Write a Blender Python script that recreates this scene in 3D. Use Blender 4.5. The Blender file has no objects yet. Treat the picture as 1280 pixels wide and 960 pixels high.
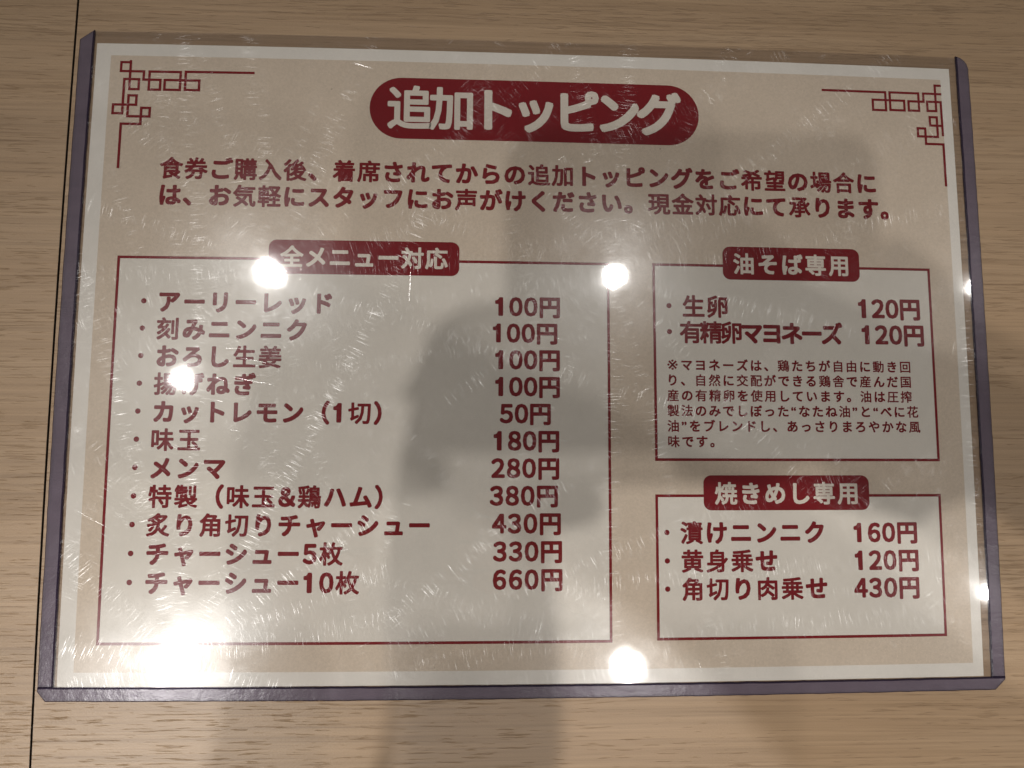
import bpy, bmesh, math, random
from mathutils import Vector, Matrix
random.seed(7)
SC = bpy.context.scene
COL = SC.collection

# ------------------------------------------------------------------ camera
# Menu coordinates are millimetres on the A4 sheet: x to the right, y towards the near edge, (0,0) the far left corner.
def W(x, y, z=0.0):
    """menu millimetres -> world metres (z above the table top)"""
    return Vector(((x - 148.5) / 1000.0, (105.0 - y) / 1000.0, z / 1000.0))

R = Matrix(((0.9988929513838887, -0.003935675998447047, -0.04687624270373491),
            (0.008293834571129553, 0.995618139746271, 0.09314361017419111),
            (0.046304254488015985, -0.09342927947174905, 0.9945485839081462)))
CAM = (130.2794, 135.9104, 227.2422)
S = Matrix(((1, 0, 0), (0, -1, 0), (0, 0, -1)))
cam = bpy.data.cameras.new('camera')
cam.sensor_width = 36.0
cam.lens = 0.87 * 1000 / 1280 * 36.0
cam.clip_start = 0.002
cam.clip_end = 50
cam_ob = bpy.data.objects.new('camera', cam)
COL.objects.link(cam_ob)
cam_rot = S @ R.transposed() @ S
cam_ob.matrix_world = Matrix.Translation(W(*CAM)) @ cam_rot.to_4x4()
SC.camera = cam_ob

# ------------------------------------------------------------------ ambient light and exposure
AMBIENT = 0.042
world = bpy.data.worlds.new('World')
SC.world = world
world.use_nodes = True
bg = world.node_tree.nodes['Background']
bg.inputs[0].default_value = (1.0, 0.95, 0.89, 1)
bg.inputs[1].default_value = AMBIENT
SC.view_settings.view_transform = 'Standard'
SC.view_settings.look = 'None'
SC.view_settings.exposure = 0
SC.view_settings.gamma = 1
SC.render.engine = 'CYCLES'
SC.cycles.transparent_max_bounces = 24
SC.cycles.max_bounces = 10
SC.cycles.use_denoising = True
SC.cycles.sample_clamp_indirect = 2
SC.cycles.caustics_reflective = False
SC.cycles.caustics_refractive = False

# ------------------------------------------------------------------ helpers
def link(o, parent=None):
    COL.objects.link(o)
    if parent is not None:
        o.parent = parent
    return o

def empty(name, loc, label, cat, group=None):
    o = bpy.data.objects.new(name, None)
    o.empty_display_size = 0.02
    o.location = loc
    COL.objects.link(o)
    o['label'] = label
    o['category'] = cat
    if group:
        o['group'] = group
    return o

def mesh_ob(name, verts, faces, mats, parent=None, mat_idx=None, smooth=False):
    me = bpy.data.meshes.new(name)
    me.from_pydata([tuple(v) for v in verts], [], faces)
    for m in (mats if isinstance(mats, (list, tuple)) else [mats]):
        me.materials.append(m)
    if mat_idx:
        for p, i in zip(me.polygons, mat_idx):
            p.material_index = i
    if smooth:
        for p in me.polygons:
            p.use_smooth = True
    me.update()
    o = bpy.data.objects.new(name, me)
    link(o, parent)
    if parent is not None:
        o.matrix_parent_inverse = Matrix.Translation(-parent.location)
    return o

# lens barrel distortion, put into the shapes of case, sheet and table joint
BX = [-0.0003, 0.0085, -0.0667, -0.0042, 0.0001, 0.0, -0.0156, 0.1661, -1.2964, -0.0817, -0.0051, -0.201, -0.029, 0.0395,
      0.005, -1.3114, -0.0817, -0.0063, 0.0408, 0.005, -0.0012]
BY = [0.0004, -0.0194, 0.2498, -1.2934, -0.081, -0.005, 0.0085, -0.1325, -0.0274, 0.0392, 0.0049, 0.0842, -1.3083,
      -0.0816, -0.0062, -0.0026, 0.0406, 0.005, -0.0002, -0.0012, 0.0]
IJ = [(i, j) for i in range(6) for j in range(6 - i)]

def lens_warp(x, y):
    u, v = (x - 148.5) / 150, (y - 105) / 150
    dx = dy = 0.0
    for (i, j), a, b in zip(IJ, BX, BY):
        t = u ** i * v ** j
        dx += a * t
        dy += b * t
    return x + dx, y + dy

def P(x, y, z):
    x, y = lens_warp(x, y)
    return W(x, y, z)

class NT:
    def __init__(self, name):
        self.m = bpy.data.materials.new(name)
        self.m.use_nodes = True
        self.t = self.m.node_tree
        self.t.nodes.clear()
        self.out = self.n('ShaderNodeOutputMaterial')
    def n(self, typ, **kw):
        nd = self.t.nodes.new(typ)
        for k, v in kw.items():
            setattr(nd, k, v)
        return nd
    def l(self, a, b):
        self.t.links.new(a, b)
    def val(self, sock, v):
        sock.default_value = v
    def mapping(self, scale, loc=(0, 0, 0), src=None):
        if src is None:
            src = self.n('ShaderNodeTexCoord').outputs['Object']
        mp = self.n('ShaderNodeMapping')
        mp.inputs['Scale'].default_value = scale
        mp.inputs['Location'].default_value = loc
        self.l(src, mp.inputs['Vector'])
        return mp.outputs[0]
    def noise(self, vec, scale=1.0, detail=2.0, rough=0.5, dist=0.0):
        nz = self.n('ShaderNodeTexNoise')
        self.l(vec, nz.inputs['Vector'])
        nz.inputs['Scale'].default_value = scale
        nz.inputs['Detail'].default_value = detail
        nz.inputs['Roughness'].default_value = rough
        nz.inputs['Distortion'].default_value = dist
        return nz.outputs['Fac']
    def ramp(self, fac, stops):
        r = self.n('ShaderNodeValToRGB')
        e = r.color_ramp.elements
        while len(e) < len(stops):
            e.new(0.5)
        for el, (p, c) in zip(e, stops):
            el.position = p
            el.color = c if len(c) == 4 else (*c, 1)
        self.l(fac, r.inputs[0])
        return r.outputs[0]
    def math(self, op, a, b=None, clamp=False):
        m = self.n('ShaderNodeMath', operation=op, use_clamp=clamp)
        for s, v in zip(m.inputs, (a, b)):
            if v is None:
                continue
            if isinstance(v, (int, float)):
                s.default_value = v
            else:
                self.l(v, s)
        return m.outputs[0]
    def mixc(self, fac, a, b, blend='MIX'):
        m = self.n('ShaderNodeMix', data_type='RGBA', blend_type=blend)
        for s, v in ((m.inputs[0], fac), (m.inputs[6], a), (m.inputs[7], b)):
            if isinstance(v, (int, float)):
                s.default_value = v
            elif isinstance(v, tuple):
                s.default_value = v if len(v) == 4 else (*v, 1)
            else:
                self.l(v, s)
        return m.outputs[2]
    def mixs(self, fac, a, b):
        m = self.n('ShaderNodeMixShader')
        if isinstance(fac, (int, float)):
            m.inputs[0].default_value = fac
        else:
            self.l(fac, m.inputs[0])
        self.l(a, m.inputs[1])
        self.l(b, m.inputs[2])
        return m.outputs[0]
    def done(self, sh):
        self.l(sh, self.out.inputs[0])
        return self.m

def plain(name, col, rough=0.6, metal=0.0, spec=0.4, var=0.08, scale=300):
    t = NT(name)
    b = t.n('ShaderNodeBsdfPrincipled')
    nz = t.noise(t.mapping((1, 1, 1)), scale, 3)
    c = t.mixc(nz, tuple(q * (1 - var) for q in col), tuple(min(1, q * (1 + var)) for q in col))
    t.l(c, b.inputs['Base Color'])
    b.inputs['Roughness'].default_value = rough
    b.inputs['Metallic'].default_value = metal
    b.inputs['Specular IOR Level'].default_value = spec
    return t.done(b.outputs[0])

# ------------------------------------------------------------------ materials
def wood(name, shift):
    t = NT(name)
    tc = t.n('ShaderNodeTexCoord').outputs['Object']
    wav = t.noise(t.mapping((4, 22, 1), (shift, shift * 2, 0), tc), 1.0, 2)
    comb = t.n('ShaderNodeCombineXYZ')
    t.l(t.math('MULTIPLY', t.math('SUBTRACT', wav, 0.5), 0.005), comb.inputs[1])
    add = t.n('ShaderNodeVectorMath', operation='ADD')
    t.l(tc, add.inputs[0]); t.l(comb.outputs[0], add.inputs[1])
    v = add.outputs[0]
    broad = t.noise(t.mapping((3.0, 70, 1), (shift, 3, 0), v), 1.0, 4, 0.6)
    base = t.ramp(broad, [(0.25, (0.360, 0.238, 0.138)), (0.5, (0.398, 0.270, 0.163)), (0.75, (0.430, 0.300, 0.188))])
    mid = t.noise(t.mapping((6, 330, 1), (shift * 3, 1, 0), v), 1.0, 3, 0.6)
    base = t.mixc(0.32, base, t.ramp(mid, [(0.3, (0.64, 0.61, 0.57)), (0.65, (1.12, 1.12, 1.12))]), 'MULTIPLY')
    fine = t.noise(t.mapping((11, 1050, 1), (shift, 7, 0), v), 1.0, 4, 0.7)
    base = t.mixc(0.6, base, t.ramp(fine, [(0.32, (0.60, 0.57, 0.53)), (0.46, (0.93, 0.93, 0.92)), (0.7, (1.17, 1.17, 1.17))]), 'MULTIPLY')
    band = t.noise(t.mapping((5, 80, 1), (shift + 9, 2, 0), v), 1.0, 3)
    pn = t.noise(t.mapping((85, 1700, 1), (shift + 4, 2, 0), v), 1.0, 3, 0.55, 0.3)
    th = t.math('ADD', 0.60, t.math('MULTIPLY', t.math('SUBTRACT', 0.5, band), 0.42))
    pore = t.math('MULTIPLY', t.math('SUBTRACT', pn, th), 14.0, True)
    base = t.mixc(t.math('MULTIPLY', pore, 0.32), base, (0.18, 0.105, 0.055))
    b = t.n('ShaderNodeBsdfPrincipled')
    t.l(base, b.inputs['Base Color'])
    b.inputs['Roughness'].default_value = 0.40
    b.inputs['Specular IOR Level'].default_value = 0.42
    bp = t.n('ShaderNodeBump')
    bp.inputs['Strength'].default_value = 0.55
    bp.inputs['Distance'].default_value = 0.00025
    h = t.math('SUBTRACT', t.math('MULTIPLY', fine, 0.35), t.math('MULTIPLY', pore, 0.8))
    grit = t.noise(t.mapping((1400, 1800, 1), (0, 0, 0), tc), 1.0, 2)
    t.l(t.math('ADD', h, t.math('MULTIPLY', grit, 0.30)), bp.inputs['Height'])
    t.l(bp.outputs[0], b.inputs['Normal'])
    return t.done(b.outputs[0])

def paper(name, col, fleck=0.0):
    t = NT(name)
    tc = t.n('ShaderNodeTexCoord').outputs['Object']
    mot = t.noise(t.mapping((1, 1, 1), (0, 0, 0), tc), 60, 5, 0.7)
    c = t.mixc(mot, tuple(q * 0.93 for q in col), tuple(min(1, q * 1.06) for q in col))
    fib = t.noise(t.mapping((1, 1, 1), (3, 0, 0), tc), 1500, 2, 0.6)
    c = t.mixc(0.55 if fleck else 0.15, c, t.ramp(fib, [(0.3, (0.86, 0.85, 0.83)), (0.7, (1.08, 1.08, 1.08))]), 'MULTIPLY')
    if fleck:
        vo = t.n('ShaderNodeTexVoronoi')
        t.l(t.mapping((1, 1.4, 1), (0, 0, 0), tc), vo.inputs['Vector'])
        vo.inputs['Scale'].default_value = 62
        f = t.math('MULTIPLY', t.math('LESS_THAN', vo.outputs['Distance'], 0.02), 0.5)
        c = t.mixc(f, c, (0.16, 0.11, 0.07))
    b = t.n('ShaderNodeBsdfPrincipled')
    t.l(c, b.inputs['Base Color'])
    b.inputs['Roughness'].default_value = 0.75
    b.inputs['Specular IOR Level'].default_value = 0.15
    return t.done(b.outputs[0])

M_WOOD = wood('oak_laminate', 0.0)
M_WOOD2 = wood('oak_laminate_neighbour', 5.3)
M_EDGE = plain('laminate_edge', (0.05, 0.035, 0.025), 0.6)
M_WHITE = paper('white_paper', (0.80, 0.75, 0.67))
M_BEIGE = paper('kraft_print', (0.68, 0.567, 0.445), 1)
M_PANEL = paper('panel_print', (0.765, 0.71, 0.62))
M_RED = plain('red_ink', (0.20, 0.006, 0.010), 0.7, 0, 0.2, 0.05)
M_TEXT = plain('text_ink', (0.19, 0.006, 0.010), 0.7, 0, 0.2, 0.05)
M_LETTER = paper('reversed_lettering', (0.74, 0.66, 0.56))

def fresnel(t):
    """outside reflection on both faces of a thin sheet (no total reflection on the way out)"""
    geo = t.n('ShaderNodeNewGeometry')
    mr = t.n('ShaderNodeMapRange')
    mr.inputs['To Min'].default_value = 1.5
    mr.inputs['To Max'].default_value = 1 / 1.5
    t.l(geo.outputs['Backfacing'], mr.inputs['Value'])
    fr = t.n('ShaderNodeFresnel')
    t.l(mr.outputs[0], fr.inputs[0])
    return fr

def clear_pvc(name, tint, scr=False):
    """clear plastic: lets light through, mirrors by Fresnel, with a faint haze of hairline wear"""
    t = NT(name)
    tr = t.n('ShaderNodeBsdfTransparent')
    tr.inputs[0].default_value = (*tint, 1)
    tc = t.n('ShaderNodeTexCoord').outputs['Object']
    g = t.n('ShaderNodeBsdfGlossy')
    g.inputs['Roughness'].default_value = 0.035
    bp = t.n('ShaderNodeBump')
    bp.inputs['Strength'].default_value = 0.25
    bp.inputs['Distance'].default_value = 0.0004
    t.l(t.noise(t.mapping((1, 1, 1), (0, 0, 0), tc), 45, 2), bp.inputs['Height'])
    t.l(bp.outputs[0], g.inputs['Normal'])
    fr = fresnel(t)
    sh = t.mixs(fr.outputs[0], tr.outputs[0], g.outputs[0])
    if scr:
        wear = t.ramp(t.noise(t.mapping((1, 1, 1), (2, 1, 0), tc), 38, 4, 0.65), [(0.35, (0.45,) * 3), (0.7, (1.5,) * 3)])
        for rough, wt in ((0.06, 0.0022), (0.13, 0.0008), (0.22, 0.0105)):
            gh = t.n('ShaderNodeBsdfGlossy')
            gh.distribution = 'BECKMANN'
            gh.inputs['Roughness'].default_value = rough
            sh = t.mixs(t.math('MULTIPLY', wear, wt), sh, gh.outputs[0])
        # hairline scratches in many directions: each set spreads a mirror image across its own lines
        ND = 8
        for k in range(ND):
            th = math.pi * (k + 0.37 * math.sin(5 * k)) / ND
            mp = t.n('ShaderNodeMapping')
            mp.vector_type = 'TEXTURE'
            mp.inputs['Rotation'].default_value = (0, 0, th)
            t.l(tc, mp.inputs['Vector'])
            wob = t.noise(t.mapping((1, 1, 1), (k, 0, 0), mp.outputs[0]), 26, 1)
            cb = t.n('ShaderNodeCombineXYZ')
            t.l(t.math('MULTIPLY', t.math('SUBTRACT', wob, 0.5), 0.008), cb.inputs[1])
            ad = t.n('ShaderNodeVectorMath', operation='ADD')
            t.l(mp.outputs[0], ad.inputs[0]); t.l(cb.outputs[0], ad.inputs[1])
            nz = t.noise(t.mapping((140, 3600, 1), (3 * k, 7 * k, k), ad.outputs[0]), 1.0, 2, 0.6)
            mask = t.math('MULTIPLY', t.math('SUBTRACT', nz, 0.60), 8.0, True)
            an = t.n('ShaderNodeBsdfAnisotropic')
            an.distribution = 'BECKMANN'
            an.inputs['Roughness'].default_value = 0.18
            an.inputs['Anisotropy'].default_value = 0.93
            tg = t.n('ShaderNodeCombineXYZ')
            tg.inputs[0].default_value = math.cos(th)
            tg.inputs[1].default_value = math.sin(th)
            t.l(tg.outputs[0], an.inputs['Tangent'])
            amt = t.math('MULTIPLY', t.math('MULTIPLY', mask, wear), 0.025)
            cc = t.n('ShaderNodeCombineColor')
            for q in range(3):
                t.l(amt, cc.inputs[q])
            t.l(cc.outputs[0], an.inputs['Color'])
            ads = t.n('ShaderNodeAddShader')
            t.l(sh, ads.inputs[0]); t.l(an.outputs[0], ads.inputs[1])
            sh = ads.outputs[0]
    return t.done(sh)

def scratch_mat():
    t = NT('pvc_scratches')
    tr = t.n('ShaderNodeBsdfTransparent')
    g = t.n('ShaderNodeBsdfGlossy')
    g.inputs['Roughness'].default_value = 0.13
    return t.done(t.mixs(0.08, tr.outputs[0], g.outputs[0]))

def rim_mat(name, tint, body, fac):
    t = NT(name)
    tr = t.n('ShaderNodeBsdfTransparent')
    tr.inputs[0].default_value = (*tint, 1)
    d = t.n('ShaderNodeBsdfDiffuse')
    tc = t.n('ShaderNodeTexCoord').outputs['Object']
    nz = t.noise(t.mapping((1, 1, 1), (0, 0, 0), tc), 120, 4, 0.6)
    t.l(t.mixc(nz, tuple(q * 0.7 for q in body), tuple(q * 1.3 for q in body)), d.inputs[0])
    g = t.n('ShaderNodeBsdfGlossy')
    g.inputs['Roughness'].default_value = 0.22
    bp = t.n('ShaderNodeBump')
    bp.inputs['Strength'].default_value = 0.5
    bp.inputs['Distance'].default_value = 0.0002
    t.l(t.noise(t.mapping((1, 1, 1), (1, 0, 0), tc), 260, 4, 0.65), bp.inputs['Height'])
    t.l(bp.outputs[0], g.inputs['Normal'])
    fr = fresnel(t)
    return t.done(t.mixs(t.math('MULTIPLY', fr.outputs[0], 0.4), t.mixs(fac, tr.outputs[0], d.outputs[0]), g.outputs[0]))

M_FRONT = clear_pvc('clear_pvc_front', (0.992, 0.99, 0.992), True)
M_BACK = clear_pvc('clear_pvc_back', (0.99, 0.988, 0.99))
M_SCR = scratch_mat()
M_RIM = rim_mat('purple_pvc_rim', (0.72, 0.67, 0.79), (0.25, 0.21, 0.245), 0.38)
M_RIMD = rim_mat('purple_pvc_rim_edge', (0.36, 0.33, 0.46), (0.04, 0.03, 0.055), 0.5)
M_LIP = rim_mat('clear_pvc_lip', (0.93, 0.92, 0.95), (0.4, 0.38, 0.42), 0.18)

# ------------------------------------------------------------------ the two tables
def gap_x(y):
    return -7.65 + 0.63 * (y + 15) / 250

def table(name, xa, xb, ya, yb, mat, label):
    """slab with a thin edge band; xa, xb give x for the far and near ends of each long edge"""
    e = empty(name, W((xa[0] + xb[0]) / 2, (ya + yb) / 2, -30), label, 'table')
    # the joint edge follows the gap: subdivide so that it takes the lens warp
    n = 40
    ys = [ya + (yb - ya) * i / n for i in range(n + 1)]
    left = [(xa[0] + (xa[1] - xa[0]) * i / n, y) for i, y in enumerate(ys)]
    right = [(xb[0] + (xb[1] - xb[0]) * i / n, y) for i, y in enumerate(ys)]
    def pt(p, z, joint):
        if joint and -30 < p[1] < 245:
            return P(p[0], p[1], z)
        return W(p[0], p[1], z)
    jl, jr = abs(xa[0]) < 20, abs(xb[0]) < 20
    vs, fs = [], []
    for (a, b) in zip(left, right):
        vs += [pt(a, 0, jl), pt(b, 0, jr)]
    for i in range(n):
        k = 2 * i
        fs.append((k, k + 2, k + 3, k + 1))
    mesh_ob('laminate_surface', vs, fs, mat, e)
    ring = left + right[::-1]
    flags = [jl] * len(left) + [jr] * len(right)
    m = len(ring)
    vs = [pt(p, -0.02, f) for p, f in zip(ring, flags)] + [pt(p, -30, f) for p, f in zip(ring, flags)]
    fs = [(i, (i + 1) % m, (i + 1) % m + m, i + m) for i in range(m)]
    fs.append(tuple(range(m, 2 * m)))
    mesh_ob('edge_band', vs, fs, M_EDGE, e)
    return e

YA, YB = -300, 330
gA, gB = gap_x(YA), gap_x(YB)
table('table', (gA + 0.36, gB + 0.36), (760, 760), YA, YB, M_WOOD,
      'oak laminate table with fine brown grain lying under the whole menu card')
table('table', (-620, -620), (gA - 0.36, gB - 0.36), YA, YB, M_WOOD2,
      'oak laminate table left of the thin black joint line, with nothing on it')

# ------------------------------------------------------------------ printing helpers
def quad_grid(x0, y0, x1, y1, z, nx, ny):
    vs = [P(x0 + (x1 - x0) * i / nx, y0 + (y1 - y0) * j / ny, z) for j in range(ny + 1) for i in range(nx + 1)]
    fs = [(j * (nx + 1) + i, (j + 1) * (nx + 1) + i, (j + 1) * (nx + 1) + i + 1, j * (nx + 1) + i + 1)
          for j in range(ny) for i in range(nx)]
    return vs, fs

class Flat:
    """flat printed shapes gathered into one mesh"""
    def __init__(self):
        self.v, self.f = [], []
    def poly(self, pts, z):
        k = len(self.v)
        self.v += [P(x, y, z) for x, y in pts]
        self.f.append(tuple(range(k + len(pts) - 1, k - 1, -1)))
    def strip(self, a, b, w, z, ext=0.0):
        """straight ruled line of width w, cut into short pieces"""
        a, b = Vector(a), Vector(b)
        d = (b - a).normalized()
        a, b = a - d * ext, b + d * ext
        nrm = Vector((-d.y, d.x)) * w / 2
        n = max(1, int((b - a).length / 15))
        for i in range(n):
            p, q = a + (b - a) * i / n, a + (b - a) * (i + 1) / n
            self.poly([tuple(p - nrm), tuple(q - nrm), tuple(q + nrm), tuple(p + nrm)], z)
    def path(self, pts, w, z):
        for i, (a, b) in enumerate(zip(pts, pts[1:])):
            self.strip(a, b, w, z + i * 0.0015, w / 2)
    def build(self, name, mat, parent):
        return mesh_ob(name, self.v, self.f, mat, parent)

def rounded(x0, y0, x1, y1, r, seg=10):
    pts = []
    for cx, cy, a0 in ((x1 - r, y0 + r, -90), (x1 - r, y1 - r, 0), (x0 + r, y1 - r, 90), (x0 + r, y0 + r, 180)):
        for k in range(seg + 1):
            a = math.radians(a0 + 90 * k / seg)
            pts.append((cx + r * math.cos(a), cy + r * math.sin(a)))
    return pts

def badge_mesh(x0, y0, x1, y1, r, z, name, parent):
    # outline with intermediate points on the long edges so that it takes the lens warp
    f = Flat()
    pts = rounded(x0, y0, x1, y1, r)
    out = []
    for a, b in zip(pts, pts[1:] + pts[:1]):
        n = max(1, int(math.hypot(b[0] - a[0], b[1] - a[1]) / 8))
        out += [(a[0] + (b[0] - a[0]) * i / n, a[1] + (b[1] - a[1]) * i / n) for i in range(n)]
    f.poly(out, z)
    return f.build(name, M_RED, parent)

# ------------------------------------------------------------------ lettering
GLYPH = {}
def glyph(ch):
    if ch in GLYPH:
        return GLYPH[ch]
    if ch == '1':      # plain figure one: stem with a short flag, no foot
        v = [(0.42, 0), (0.555, 0), (0.555, 0.735), (0.455, 0.735), (0.42, 0.66), (0.36, 0.615), (0.27, 0.60), (0.27, 0.515), (0.42, 0.515)]
        g = (v, [(0, 1, 2, 3, 4, 8), (4, 5, 6, 7, 8)])
    else:
        c = bpy.data.curves.new('lettering', 'FONT')
        c.body = chr(ord(ch) + 0xFEE0) if ch in '0123456789&' else ch
        c.size = 1
        c.resolution_u = 3
        o = bpy.data.objects.new('lettering', c)
        COL.objects.link(o)
        me = bpy.data.meshes.new_from_object(o.evaluated_get(bpy.context.evaluated_depsgraph_get()))
        g = ([(q.co.x, q.co.y) if ch != '※' else (0.5 + (q.co.x - 0.318) * 1.55, 0.38 + (q.co.y - 0.335) * 1.55) for q in me.vertices], [tuple(p.vertices) for p in me.polygons])
        bpy.data.objects.remove(o)
        bpy.data.curves.remove(c)
        bpy.data.meshes.remove(me)
    GLYPH[ch] = g
    return g

def is_kanji(ch):
    return 0x4E00 <= ord(ch) <= 0x9FFF and ch not in '円'

def adv(ch):
    if ch in '0123456789':
        return 0.64
    if ch == '&':
        return 0.78
    if ch in '“”':
        return 0.55
    return 1.0

def lettering(name, text, x0, x1, yc, em, mat, parent, z, r_kana=0.045, r_kanji=0.029, rows=None):
    """set text between the ink limits x0..x1 (mm); several rows may share one mesh"""
    V, F = [], []
    for (text, x0, x1, yc) in (rows or [(text, x0, x1, yc)]):
        def cell(ch):
            vs, fs = glyph(ch)
            r = 0.006 if ch == '※' else r_kanji if is_kanji(ch) else r_kana
            xs = [q[0] for q in vs]
            a = adv(ch)
            if ch in '“”':
                off = 0.06 - min(xs)
            elif a < 1:
                off = a / 2 - 0.5
            else:
                off = 0.0
            return vs, fs, r, off, min(xs) + off - r, max(xs) + off + r
        first, last = cell(text[0]), cell(text[-1])
        tot = sum(adv(c) for c in text[:-1])
        pitch = em if len(text) == 1 else ((x1 - x0) - (last[5] - first[4]) * em) / tot
        x = x0 - first[4] * em
        for ch in text:
            vs, fs, r, off, _, _ = cell(ch)
            sx = 0.95 if ch in '0123456789' else 1.0
            sy = 1.03 if ch in '0123456789' else 1.0
            cx = off + 0.0
            d = 0.80 * r
            for k, (dx, dy) in enumerate(((0, 0), (r, 0), (-r, 0), (0, r), (0, -r), (d, d), (-d, d), (d, -d), (-d, -d))):
                b = len(V)
                for (gx, gy) in vs:
                    gx = 0.5 + (gx - 0.5) * sx
                    V.append(P(x + (gx + cx + dx) * em, yc - ((gy * sy + dy) - 0.38) * em, z + k * 0.0012))
                F += [tuple(q + b for q in f) for f in fs]
            x += adv(ch) * pitch
    return mesh_ob(name, V, F, mat, parent)

# ------------------------------------------------------------------ the menu sheet
ZP = 0.26     # top of the paper, mm above the table
menu = empty('menu_sheet', W(148.5, 105, 0.17),
             'printed A4 Japanese toppings price menu, dark red text on beige, inside the clear case', 'menu')
vs, fs = quad_grid(0, 0, 297, 210, ZP, 30, 22)
nb = len(vs)
border = [i for i in range(31)] + [31 * j + 30 for j in range(1, 23)] + [31 * 22 + i for i in range(29, -1, -1)] + [31 * j for j in range(21, 0, -1)]
vs += [vs[i] - Vector((0, 0, 0.00009)) for i in border]
m = len(border)
for i in range(m):
    j = (i + 1) % m
    fs.append((border[i], border[j], nb + j, nb + i))
mesh_ob('paper', vs, fs, M_WHITE, menu)
vs, fs = quad_grid(4.95, 4.25, 293.5, 205.7, ZP + 0.03, 30, 22)
mesh_ob('beige_print', vs, fs, M_BEIGE, menu)

# title
title = badge_mesh(92.2, 10.05, 205.2, 31.75, 10.8, ZP + 0.06, 'title_badge', menu)
lettering('title_text', '追加トッピング', 98.25, 199.1, 20.65, 16.0, M_LETTER, title, ZP + 0.10, 0.042, 0.026)

lettering('intro_text', '', 0, 0, 0, 7.75, M_TEXT, menu, ZP + 0.06, 0.045, 0.030, rows=[
    ('食券ご購入後、着席されてからの追加トッピングをご希望の場合に', 23.43, 267.42, 43.45),
    ('は、お気軽にスタッフにお声がけください。現金対応にて承ります。', 23.88, 271.58, 52.6)])

# corner ornaments: one folded line each
LW = 0.86
o = Flat()
o.path([(11.74, 6.64), (8.58, 6.64), (8.58, 9.83), (16.3, 9.83), (16.3, 12.72), (21.93, 12.72), (21.93, 16.22), (18.2, 16.22), (18.2, 9.83),
        (28.55, 9.83), (28.55, 16.18), (23.4, 16.18), (23.4, 12.72), (34.9, 12.72), (34.9, 16.15), (30.25, 16.15), (30.25, 9.7), (52.82, 9.6)], LW, ZP + 0.055)
o.path([(11.74, 6.3), (11.74, 16.18), (14.82, 16.18), (14.82, 12.64), (9.94, 12.64), (9.94, 24.75), (6.78, 24.75), (6.78, 21.69), (14.37, 21.69),
        (14.37, 18.4), (11.72, 18.4), (11.72, 25.73), (19.02, 25.73), (19.02, 22.73), (16.2, 22.73), (16.2, 28.39), (9.77, 28.39), (9.77, 43.4)], LW, ZP + 0.085)
o.build('corner_ornament', M_RED, menu)
o = Flat()
o.path([(249.95, 9.75), (272.7, 9.75), (272.7, 16.43), (267.95, 16.43), (267.95, 12.65), (279.5, 12.65), (279.5, 16.25), (274.3, 16.25),
        (274.3, 9.7), (284.9, 9.7), (284.9, 16.2), (281.1, 16.2), (281.1, 12.75), (286.72, 12.75), (286.72, 9.68), (293.1, 9.68)], LW, ZP + 0.055)
o.path([(293.1, 6.52), (291.2, 6.52), (291.2, 16.08), (288.0, 16.08), (288.0, 12.66), (293.05, 12.66), (293.1, 24.9)], LW, ZP + 0.085)
o.path([(293.0, 21.51), (288.57, 21.51), (288.57, 18.4), (291.2, 18.4), (291.2, 25.65), (283.9, 25.65), (283.9, 22.7), (286.65, 22.7),
        (286.65, 28.35), (293.05, 28.35), (293.05, 43.3)], LW, ZP + 0.115)
o.build('corner_ornament', M_RED, menu)

ITEMS = [
    ('アーリーレッド', 25.72, 81.71, '100円', 135.05, 156.76), ('刻みニンニク', 25.43, 73.77, '100円', 134.34, 155.85),
    ('おろし生姜', 25.89, 65.9, '100円', 135.16, 156.65), ('揚げねぎ', 25.41, 57.98, '100円', 135.22, 156.63),
    ('カットレモン（1切）', 25.8, 98.65, '50円', 136.71, 153.63), ('味玉', 25.56, 41.11, '180円', 134.81, 156.38),
    ('メンマ', 25.75, 49.36, '280円', 134.08, 156.36), ('特製（味玉&鶏ハム）', 25.46, 99.53, '380円', 133.63, 155.9),
    ('炙り角切りチャーシュー', 25.29, 114.7, '430円', 134.43, 156.85), ('チャーシュー5枚', 25.71, 87.3, '330円', 134.8, 157.22),
    ('チャーシュー10枚', 25.83, 92.65, '660円', 134.8, 157.33)]
EGG = [('生卵', 198.07, 213.48, '120円', 258.84, 280.89), ('有精卵マヨネーズ', 196.89, 253.14, '120円', 259.62, 281.83)]
RICE = [('漬けニンニク', 195.91, 244.1, '160円', 254.08, 276.07), ('黄身乗せ', 196.16, 228.06, '120円', 254.14, 276.2),
        ('角切り肉乗せ', 196.22, 244.62, '430円', 253.57, 276.05)]

def disc(f, x, y, r, z):
    f.poly([(x + r * math.cos(2 * math.pi * k / 20), y + r * math.sin(2 * math.pi * k / 20)) for k in range(20)], z)

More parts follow.
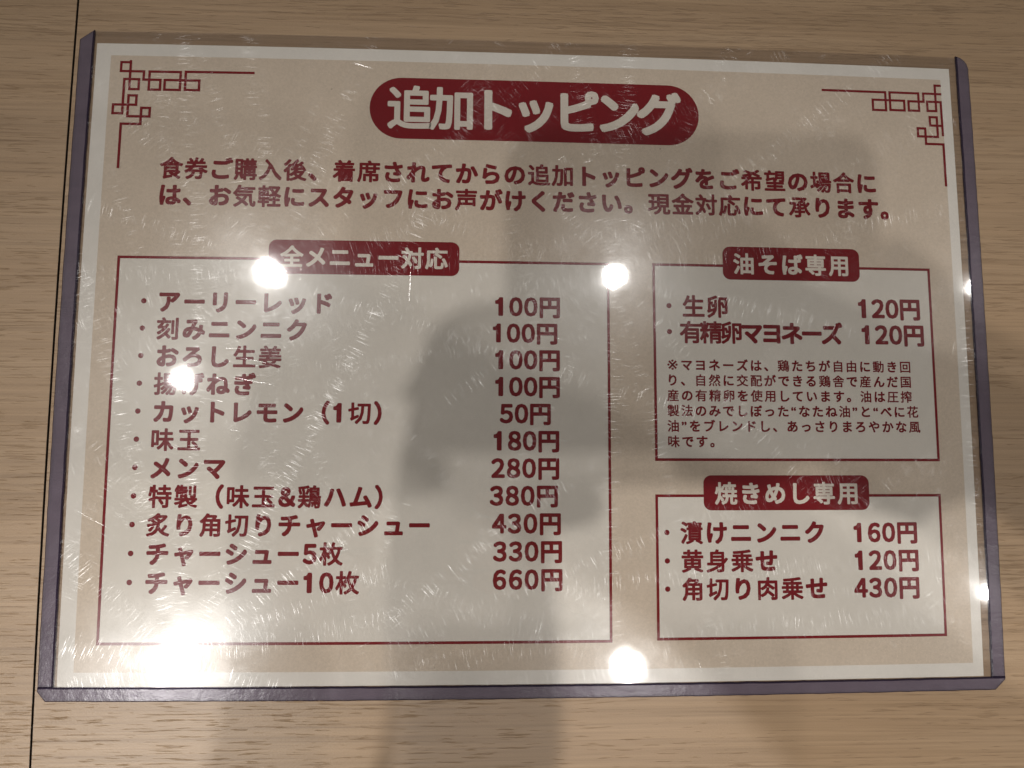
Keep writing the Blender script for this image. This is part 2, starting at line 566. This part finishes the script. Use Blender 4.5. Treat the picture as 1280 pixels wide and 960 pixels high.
def panel(box, badge, head, items, ys, pys, bx, em):
    x0, y0, x1, y1 = box
    vs, fs = quad_grid(x0, y0, x1, y1, ZP + 0.06, 16, 12)
    p = mesh_ob('menu_panel', vs, fs, M_PANEL, menu)
    f = Flat()
    w = 0.9
    f.path([(x0 + w / 2, y0 + w / 2), (x1 - w / 2, y0 + w / 2), (x1 - w / 2, y1 - w / 2), (x0 + w / 2, y1 - w / 2), (x0 + w / 2, y0 + w / 2)], w, ZP + 0.08)
    f.build('panel_frame', M_RED, p)
    badge_mesh(*badge, 2.6, ZP + 0.10, 'heading_badge', p)
    lettering('heading_text', head[0], head[1], head[2], head[3], head[4], M_LETTER, p, ZP + 0.13, 0.036, 0.027)
    for (txt, a, b, price, pa, pb), y, py in zip(items, ys, pys):
        lettering('item_name', txt, a, b, y, em, M_TEXT, p, ZP + 0.085)
        lettering('price', price, pa, pb, py, em, M_TEXT, p, ZP + 0.085, 0.042)
        f = Flat()
        disc(f, bx, y - 0.1, 0.88, ZP + 0.085)
        f.build('bullet', M_TEXT, p)
    return p

panel((11.5, 73.45, 173.36, 197.43), (60.45, 67.35, 123.15, 78.85), ('全メニュー対応', 64.26, 119.38, 73.0, 7.6), ITEMS,
      [88.5 + 8.975 * i for i in range(11)], [88.85 + 8.86 * i for i in range(11)], 20.85, 7.55)
egg = panel((187.95, 73.3, 285.22, 139.54), (212.15, 67.05, 260.05, 78.5), ('油そば専用', 215.79, 256.02, 72.95, 7.6), EGG,
            [87.85, 96.65], [87.75, 96.75], 193.43, 7.85)
lettering('note_text', '', 0, 0, 0, 4.12, M_TEXT, egg, ZP + 0.085, 0.035, 0.023, rows=[
    ('※マヨネーズは、鶏たちが自由に動き回', 192.52, 276.39, 107.7), ('り、自然に交配ができる鶏舎で産んだ国', 192.88, 276.33, 112.8),
    ('産の有精卵を使用しています。油は圧搾', 192.3, 276.38, 117.9), ('製法のみでしぼった“なたね油”と“べに花', 192.26, 278.43, 122.97),
    ('油”をブレンドし、あっさりまろやかな風', 192.23, 278.9, 128.03), ('味です。', 192.36, 207.95, 133.12)])
panel((187.82, 150.42, 284.91, 196.96), (203.86, 144.2, 260.02, 155.63), ('焼きめし専用', 207.6, 255.96, 150.07, 7.6), RICE,
      [162.8, 171.9, 180.86], [163.0, 172.05, 180.95], 191.5, 7.6)

# ------------------------------------------------------------------ the hard card case
case = empty('card_case', W(148.5, 105, 0), 'clear hard plastic card case with purple welded rim, scratched, holding the menu', 'card case')

def rim(name, pts, parent, inset=0.35, z1=0.85, jit=0.07):
    """welded strip: flat tinted top with darker sloping edges"""
    out = []
    for a, b in zip(pts, pts[1:] + pts[:1]):
        L = math.hypot(b[0] - a[0], b[1] - a[1])
        n = max(1, int(L / 3.0))
        for i in range(n):
            j = jit if i else 0
            out.append((a[0] + (b[0] - a[0]) * i / n + random.uniform(-j, j), a[1] + (b[1] - a[1]) * i / n + random.uniform(-j, j)))
    n = len(out)
    def off(d):
        res = []
        for i in range(n):
            p, q, r = Vector(out[i - 1]), Vector(out[i]), Vector(out[(i + 1) % n])
            d1, d2 = (q - p).normalized(), (r - q).normalized()
            n1, n2 = Vector((-d1.y, d1.x)), Vector((-d2.y, d2.x))
            mm = (n1 + n2).normalized()
            res.append(q + mm * (d / max(0.5, mm.dot(n1))))
        return res
    area = sum(a[0] * b[1] - b[0] * a[1] for a, b in zip(out, out[1:] + out[:1]))
    s = 1 if area > 0 else -1
    rings = [[P(x, y, 0.03) for x, y in out], [P(x, y, 0.6) for x, y in out], [P(q.x, q.y, z1) for q in off(inset * s)]]
    vs = rings[0] + rings[1] + rings[2]
    fs, mi = [], []
    for k in range(2):
        for i in range(n):
            j = (i + 1) % n
            fs.append((k * n + i, k * n + j, (k + 1) * n + j, (k + 1) * n + i)); mi.append(1)
    fs.append(tuple(range(2 * n, 3 * n))); mi.append(0)
    fs.append(tuple(range(n - 1, -1, -1))); mi.append(0)
    return mesh_ob(name, vs, fs, [M_RIM, M_RIMD], parent, mi)

rim('welded_rim', [(-1.0, -4.6), (-5.65, -1.1), (-5.65, 210.15), (-1.0, 210.15)], case)
rim('welded_rim', [(299.65, -4.8), (301.3, -4.2), (302.7, -3.2), (303.6, -1.9), (304.1, -0.2), (304.25, 210.3), (299.65, 210.3)], case)
rim('welded_rim', [(-5.75, 210.25), (304.35, 210.4), (304.2, 211.2), (300.7, 214.4), (-3.2, 214.4), (-5.75, 211.4)], case)

def sheet(name, x0, y0, x1, y1, z0, z1, mat, parent, scratches=None):
    nx, ny = 30, 22
    top, ft = quad_grid(x0, y0, x1, y1, z1, nx, ny)
    bot, fb = quad_grid(x0, y0, x1, y1, z0, nx, ny)
    nb = len(top)
    vs = top + bot
    fs = list(ft) + [tuple(q + nb for q in f[::-1]) for f in fb]
    w = nx + 1
    ring = [i for i in range(w)] + [w * j + nx for j in range(1, ny + 1)] + [w * ny + i for i in range(nx - 1, -1, -1)] + [w * j for j in range(ny - 1, 0, -1)]
    for a, b in zip(ring, ring[1:] + ring[:1]):
        fs.append((a, b, b + nb, a + nb))
    mi = [0] * len(fs)
    if scratches:
        for (pts, wd, ht) in scratches:
            k = len(vs)
            for i, (px, py) in enumerate(pts):
                q = pts[min(i + 1, len(pts) - 1)]
                p = pts[max(i - 1, 0)]
                dx, dy = q[0] - p[0], q[1] - p[1]
                L = math.hypot(dx, dy)
                ox, oy = -dy / L * wd / 2, dx / L * wd / 2
                vs += [P(px - ox, py - oy, z1 + 0.004), P(px, py, z1 + 0.004 + ht), P(px + ox, py + oy, z1 + 0.004)]
            for i in range(len(pts) - 1):
                a = k + 3 * i
                fs += [(a, a + 3, a + 4, a + 1), (a + 1, a + 4, a + 5, a + 2)]
                mi += [1, 1]
    return mesh_ob(name, vs, fs, [mat, M_SCR], parent, mi)

rs = random.Random(3)
scr = []
X0, X1, Y0, Y1 = -0.9, 299.5, -4.25, 210.1
def scratch(x, y, a, L, curve, wd, tilt):
    n = max(3, int(L / 1.5))
    pts = []
    for i in range(n + 1):
        if not (X0 + 0.5 < x < X1 - 0.5 and Y0 + 0.5 < y < Y1 - 0.5):
            break
        pts.append((x, y))
        x += math.cos(a) * L / n
        y += math.sin(a) * L / n
        a += curve / n
    if len(pts) > 2:
        scr.append((pts, wd, wd / 2 * math.tan(tilt)))
for k in range(320):
    L = min(26, rs.lognormvariate(1.25, 0.75))
    scratch(rs.uniform(X0, X1), rs.uniform(Y0, Y1), rs.uniform(0, math.pi), L, rs.gauss(0, 0.25), rs.uniform(0.04, 0.08),
            math.radians(min(26, abs(rs.gauss(0, 9)) + 1)))
for k in range(10):                                   # bundles of parallel rubs
    cx, cy, a = rs.uniform(X0, X1), rs.uniform(Y0, Y1), rs.uniform(0, math.pi)
    for j in range(rs.randint(5, 16)):
        scratch(cx + rs.gauss(0, 4), cy + rs.gauss(0, 4), a + rs.gauss(0, 0.12), rs.uniform(3, 14), rs.gauss(0, 0.1),
                rs.uniform(0.04, 0.09), math.radians(rs.uniform(1, 14)))
sheet('back_sheet', -0.93, -4.3, 299.58, 210.1, 0.03, 0.15, M_BACK, case)
sheet('front_sheet', -0.93, -4.3, 299.58, 210.1, 0.50, 0.68, M_FRONT, case, scr)

# ------------------------------------------------------------------ ceiling downlights
LAMP_Z = 1900.0
LAMPS = [(-0.3041, -0.2521, 1.2, 2.2, 'round ceiling downlight mirrored as the white spot beside the heading over the long price list'),
         (0.1973, -0.2553, 1.15, 1.5, 'round ceiling downlight mirrored at the far right corner of the long price list'),
         (-0.4201, -0.0991, 0.85, 1.0, 'small ceiling downlight mirrored on the fourth item of the long price list'),
         (-0.4124, 0.2919, 1.1, 11.5, 'round ceiling downlight mirrored near the lower left corner of the card'),
         (0.2110, 0.3014, 1.5, 3.0, 'round ceiling downlight mirrored at the near edge between the lower panels'),
         (0.7356, 0.2011, 0.8, 1.0, 'round ceiling downlight mirrored on the right rim beside the lowest prices'),
         (-0.235, 0.328, 1.15, 5.0, 'added unseen ceiling downlight, its mirrored image hidden by the left hand'),  # added lamp, unseen: placed for the shadow it casts, left hand covers its reflection
         (0.7473, -0.2517, 0.6, 0.4, 'round ceiling downlight mirrored on the right rim beside the egg toppings')]
LAMP_R = 24.0
LAMP_RADIANCE = 130.0
BEAM_W = 9.0

def emitter(k):
    t = NT('lamp_glow')
    e = t.n('ShaderNodeEmission')
    e.inputs[0].default_value = (1.0, 0.97, 0.93, 1)
    e.inputs[1].default_value = LAMP_RADIANCE * k
    return t.done(e.outputs[0])
M_TRIM = plain('white_trim', (0.75, 0.74, 0.72), 0.5)

def downlight(x, y, z, r, k, beam, label):
    e = empty('ceiling_downlight', W(x, y, z), label, 'ceiling light', 'ceiling downlights reflected in the card case')
    n = 32
    def ring(rad, dz):
        return [W(x + rad * math.cos(2 * math.pi * k / n), y + rad * math.sin(2 * math.pi * k / n), z + dz) for k in range(n)]
    mesh_ob('lamp', ring(r, 0), [tuple(range(n - 1, -1, -1))], emitter(1.0), e)
    rings = [ring(r * 1.03, 2), ring(r * 1.06, -6), ring(r * 1.25, -7), ring(r * 1.3, 0), ring(r * 1.25, 40), ring(r * 1.03, 40)]
    vs = sum(rings, [])
    fs = [(k * n + i, k * n + (i + 1) % n, ((k + 1) % 6) * n + (i + 1) % n, ((k + 1) % 6) * n + i) for k in range(6) for i in range(n)]
    fs.append(tuple(range(4 * n, 5 * n)))
    mesh_ob('trim_ring', vs, fs, M_TRIM, e, smooth=True)
    li = bpy.data.lights.new('beam', 'SPOT')
    li.energy = BEAM_W * k
    li.color = (1.0, 0.97, 0.93)
    li.shadow_soft_size = r / 1000
    li.spot_size = math.radians(beam[1])
    li.spot_blend = 1.0
    lo = bpy.data.objects.new('beam', li)
    p = W(x, y, z - 8)
    lo.rotation_euler = (W(*beam[0], 0) - p).to_track_quat('-Z', 'Y').to_euler()
    lo.location = p
    COL.objects.link(lo)
    lo.parent = e
    lo.matrix_parent_inverse = Matrix.Translation(-e.location)

WIDE, NEAR = ((150, 430), 44), ((150, 560), 36)
for sx, sy, s, k, lab in LAMPS:
    d = LAMP_Z + CAM[2]
    beam = NEAR if sy > 0.25 else WIDE
    downlight(CAM[0] + sx * d, CAM[1] + sy * d, LAMP_Z, LAMP_R * s, k, beam, lab)

# ------------------------------------------------------------------ the phone and the person taking the picture (they shade the card and mirror in it)
M_PHONE = plain('phone_case', (0.02, 0.02, 0.022), 0.5)
M_GLASS = plain('phone_glass', (0.01, 0.01, 0.012), 0.08, 0, 0.5)
M_SKIN = plain('skin', (0.50, 0.30, 0.21), 0.5, 0, 0.35, 0.06, 60)
M_CLOTH = plain('dark_knit', (0.035, 0.036, 0.042), 0.9, 0, 0.1, 0.3, 400)
M_HAIR = plain('black_hair', (0.012, 0.010, 0.009), 0.45, 0, 0.4, 0.3, 500)
M_EYE = plain('eye', (0.05, 0.035, 0.03), 0.1)

PHX0, PHX1, PHY0, PHY1 = 30.0, 140.0, 118.0, 222.0
def rbox(x0, y0, x1, y1, z0, z1, r, b, name, mat, parent):
    rings = []
    for ins, z in ((b, z0), (0, z0 + b), (0, z1 - b), (b, z1)):
        rings.append([W(x, y, z) for x, y in rounded(x0 + ins, y0 + ins, x1 - ins, y1 - ins, max(0.3, r - ins), 8)])
    n = len(rings[0])
    vs = sum(rings, [])
    fs = [(k * n + i, k * n + (i + 1) % n, (k + 1) * n + (i + 1) % n, (k + 1) * n + i) for k in range(3) for i in range(n)]
    fs += [tuple(range(n - 1, -1, -1)), tuple(range(3 * n, 4 * n))]
    return mesh_ob(name, vs, fs, mat, parent)
PZ = CAM[2] + 1.6
phone = empty('phone', W((PHX0 + PHX1) / 2, (PHY0 + PHY1) / 2, PZ),
              'dark smartphone held level over the menu by the photographer', 'phone')
rbox(PHX0, PHY0, PHX1, PHY1, PZ, PZ + 10, 9, 2.2, 'phone_body', M_PHONE, phone)
rbox(PHX0 + 3.5, PHY0 + 3.5, PHX1 - 3.5, PHY1 - 3.5, PZ + 10.02, PZ + 10.6, 6, 0.25, 'phone_screen', M_GLASS, phone)
rbox(CAM[0] - 9, CAM[1] - 9, CAM[0] + 7, CAM[1] + 27, PZ - 1.2, PZ - 0.02, 6, 0.4, 'lens_island', M_GLASS, phone)

SK = []          # (x, y, z, radius in mm, bare skin?)
ED = []
def node(x, y, z, r, prev=None, bare=False, ry=None):
    SK.append((x, y, z, r, bare, ry or r))
    if prev is not None:
        ED.append((prev, len(SK) - 1))
    return len(SK) - 1
BK = 120
pel = node(112, 640 + BK, -210, 135, ry=105)
bel = node(112, 625 + BK, -90, 128, pel, ry=100)
che = node(112, 585 + BK, 80, 140, bel, ry=100)
upc = node(112, 545 + BK, 190, 120, che, ry=85)
nek = node(112, 505 + BK, 275, 50, upc, True)
nk2 = node(112, 478 + BK, 325, 50, nek, True)
hd1 = node(112, 448 + BK, 372, 66, nk2, True, ry=78)
hd2 = node(112, 436 + BK, 440, 76, hd1, True, ry=92)
hd3 = node(112, 440 + BK, 500, 62, hd2, True, ry=80)
nose = node(112, 352 + BK, 398, 9, hd1, True)
for s in (-1, 1):
    sh = node(112 + s * 165, 545 + BK, 195, 62, upc)
    if s > 0:            # right hand grips the right end of the phone
        el = node(420, 455, 110, 47, sh)
        fa = node(335, 315, 185, 38, el)
        wr0 = node(266, 252, 224, 31, fa)
        wr = node(236, 234, 230, 26, wr0, True)
        pm = node(190, 212, 236, 26, wr, True, ry=31)
        pk = node(166, 196, 234, 18, pm, True, ry=22)
        for k, (yy, ln, r) in enumerate(((222, 16, 7.6), (206, 26, 8.2), (190, 24, 8.4), (173, 16, 8.2))):
            a = node(PHX1 + 14, yy, 226, r + 1, pk if k > 1 else pm, True)
            b = node(PHX1 + 4 - ln * 0.3, yy - 3, PZ - r - 0.6, r, a, True)
            node(PHX1 + 2 - ln, yy - 4, PZ - r - 0.2, r * 0.82, b, True)
        a = node(PHX1 + 18, 196, 247, 11, pm, True)
        b = node(PHX1 + 6, 172, PZ + 21, 9.5, a, True)
        node(PHX1 - 10, 158, PZ + 20, 8, b, True)
    else:                # left hand grips the left end
        el = node(-70, 545, 60, 47, sh)
        fa = node(4, 405, 160, 33, el)
        wr0 = node(24, 306, 220, 26, fa)
        wr = node(25, 282, 230, 23, wr0, True)
        pm = node(20, 240, 236, 24, wr, True, ry=28)
        pk = node(14, 214, 234, 17, pm, True, ry=20)
        for k, (yy, ln, r) in enumerate(((228, 34, 7.6), (212, 40, 8.2), (194, 40, 8.4), (176, 34, 8.2))):
            a = node(PHX0 - 12, yy, 226, r + 1, pk if k > 1 else pm, True)
            b = node(PHX0 + ln * 0.3, yy - 3, PZ - r - 0.6, r, a, True)
            node(PHX0 + ln, yy - 4, PZ - r - 0.2, r * 0.82, b, True)
        a = node(PHX0 - 12, 206, 247, 11, pm, True)
        b = node(PHX0 + 0, 180, PZ + 21, 9.5, a, True)
        node(PHX0 + 14, 164, PZ + 20, 8, b, True)
    hip = node(112 + s * 85, 720, -225, 92, pel)
    kn = node(112 + s * 120, 230, -190, 62, hip)
    an = node(112 + s * 120, 250, -610, 40, kn)
    node(112 + s * 125, 150, -660, 38, an)
me = bpy.data.meshes.new('person')
me.from_pydata([tuple(W(q[0], q[1], q[2])) for q in SK], ED, [])
person = bpy.data.objects.new('person', me)
COL.objects.link(person)
person.modifiers.new('skin', 'SKIN').use_smooth_shade = True
for v, q in zip(me.skin_vertices[0].data, SK):
    v.radius = (q[3] / 1000, q[5] / 1000)
me.skin_vertices[0].data[0].use_root = True
sub = person.modifiers.new('subdivision', 'SUBSURF')
sub.levels = sub.render_levels = 2
body = bpy.data.meshes.new_from_object(person.evaluated_get(bpy.context.evaluated_depsgraph_get()))
person.modifiers.clear()
person.data = body
body.materials.clear()
body.materials.append(M_CLOTH)
body.materials.append(M_SKIN)
segs = [(W(*SK[a][:3]), W(*SK[b][:3]), SK[b][4]) for a, b in ED]
for p in body.polygons:
    best, bare = 1e9, False
    for a, b, br in segs:
        t = max(0, min(1, (p.center - a).dot(b - a) / (b - a).length_squared))
        d = (p.center - a - (b - a) * t).length
        if d < best:
            best, bare = d, br
    p.material_index = 1 if bare else 0
    p.use_smooth = True
person['label'] = 'photographer in a dark long sleeved top, both hands holding a phone over the table'
person['category'] = 'person'
def blob(name, c, rad, mat, cut=None, wob=0.0):
    bm = bmesh.new()
    bmesh.ops.create_icosphere(bm, subdivisions=4, radius=1)
    rr = random.Random(5)
    for v in bm.verts:
        k = 1 + wob * math.sin(9 * v.co.x + 3 * v.co.z) * math.cos(7 * v.co.y)
        v.co = W(c[0] + v.co.x * rad[0] * k, c[1] + v.co.y * rad[1] * k, c[2] + v.co.z * rad[2] * k)
    if cut:
        bmesh.ops.delete(bm, geom=[v for v in bm.verts if cut(v.co)], context='VERTS')
    me = bpy.data.meshes.new(name)
    bm.to_mesh(me)
    bm.free()
    me.materials.append(mat)
    for p in me.polygons:
        p.use_smooth = True
    return link(bpy.data.objects.new(name, me), person)
blob('hair', (112, 452 + BK, 470), (84, 98, 96), M_HAIR, lambda c: c.z < 0.40 and c.y > (105 - 452 - BK) / 1000, 0.04)
for s in (-1, 1):
    blob('eye', (112 + s * 31, 366 + BK, 432), (11, 11, 9), M_EYE)
    blob('ear', (112 + s * 76, 450 + BK, 420), (9, 18, 28), M_SKIN)
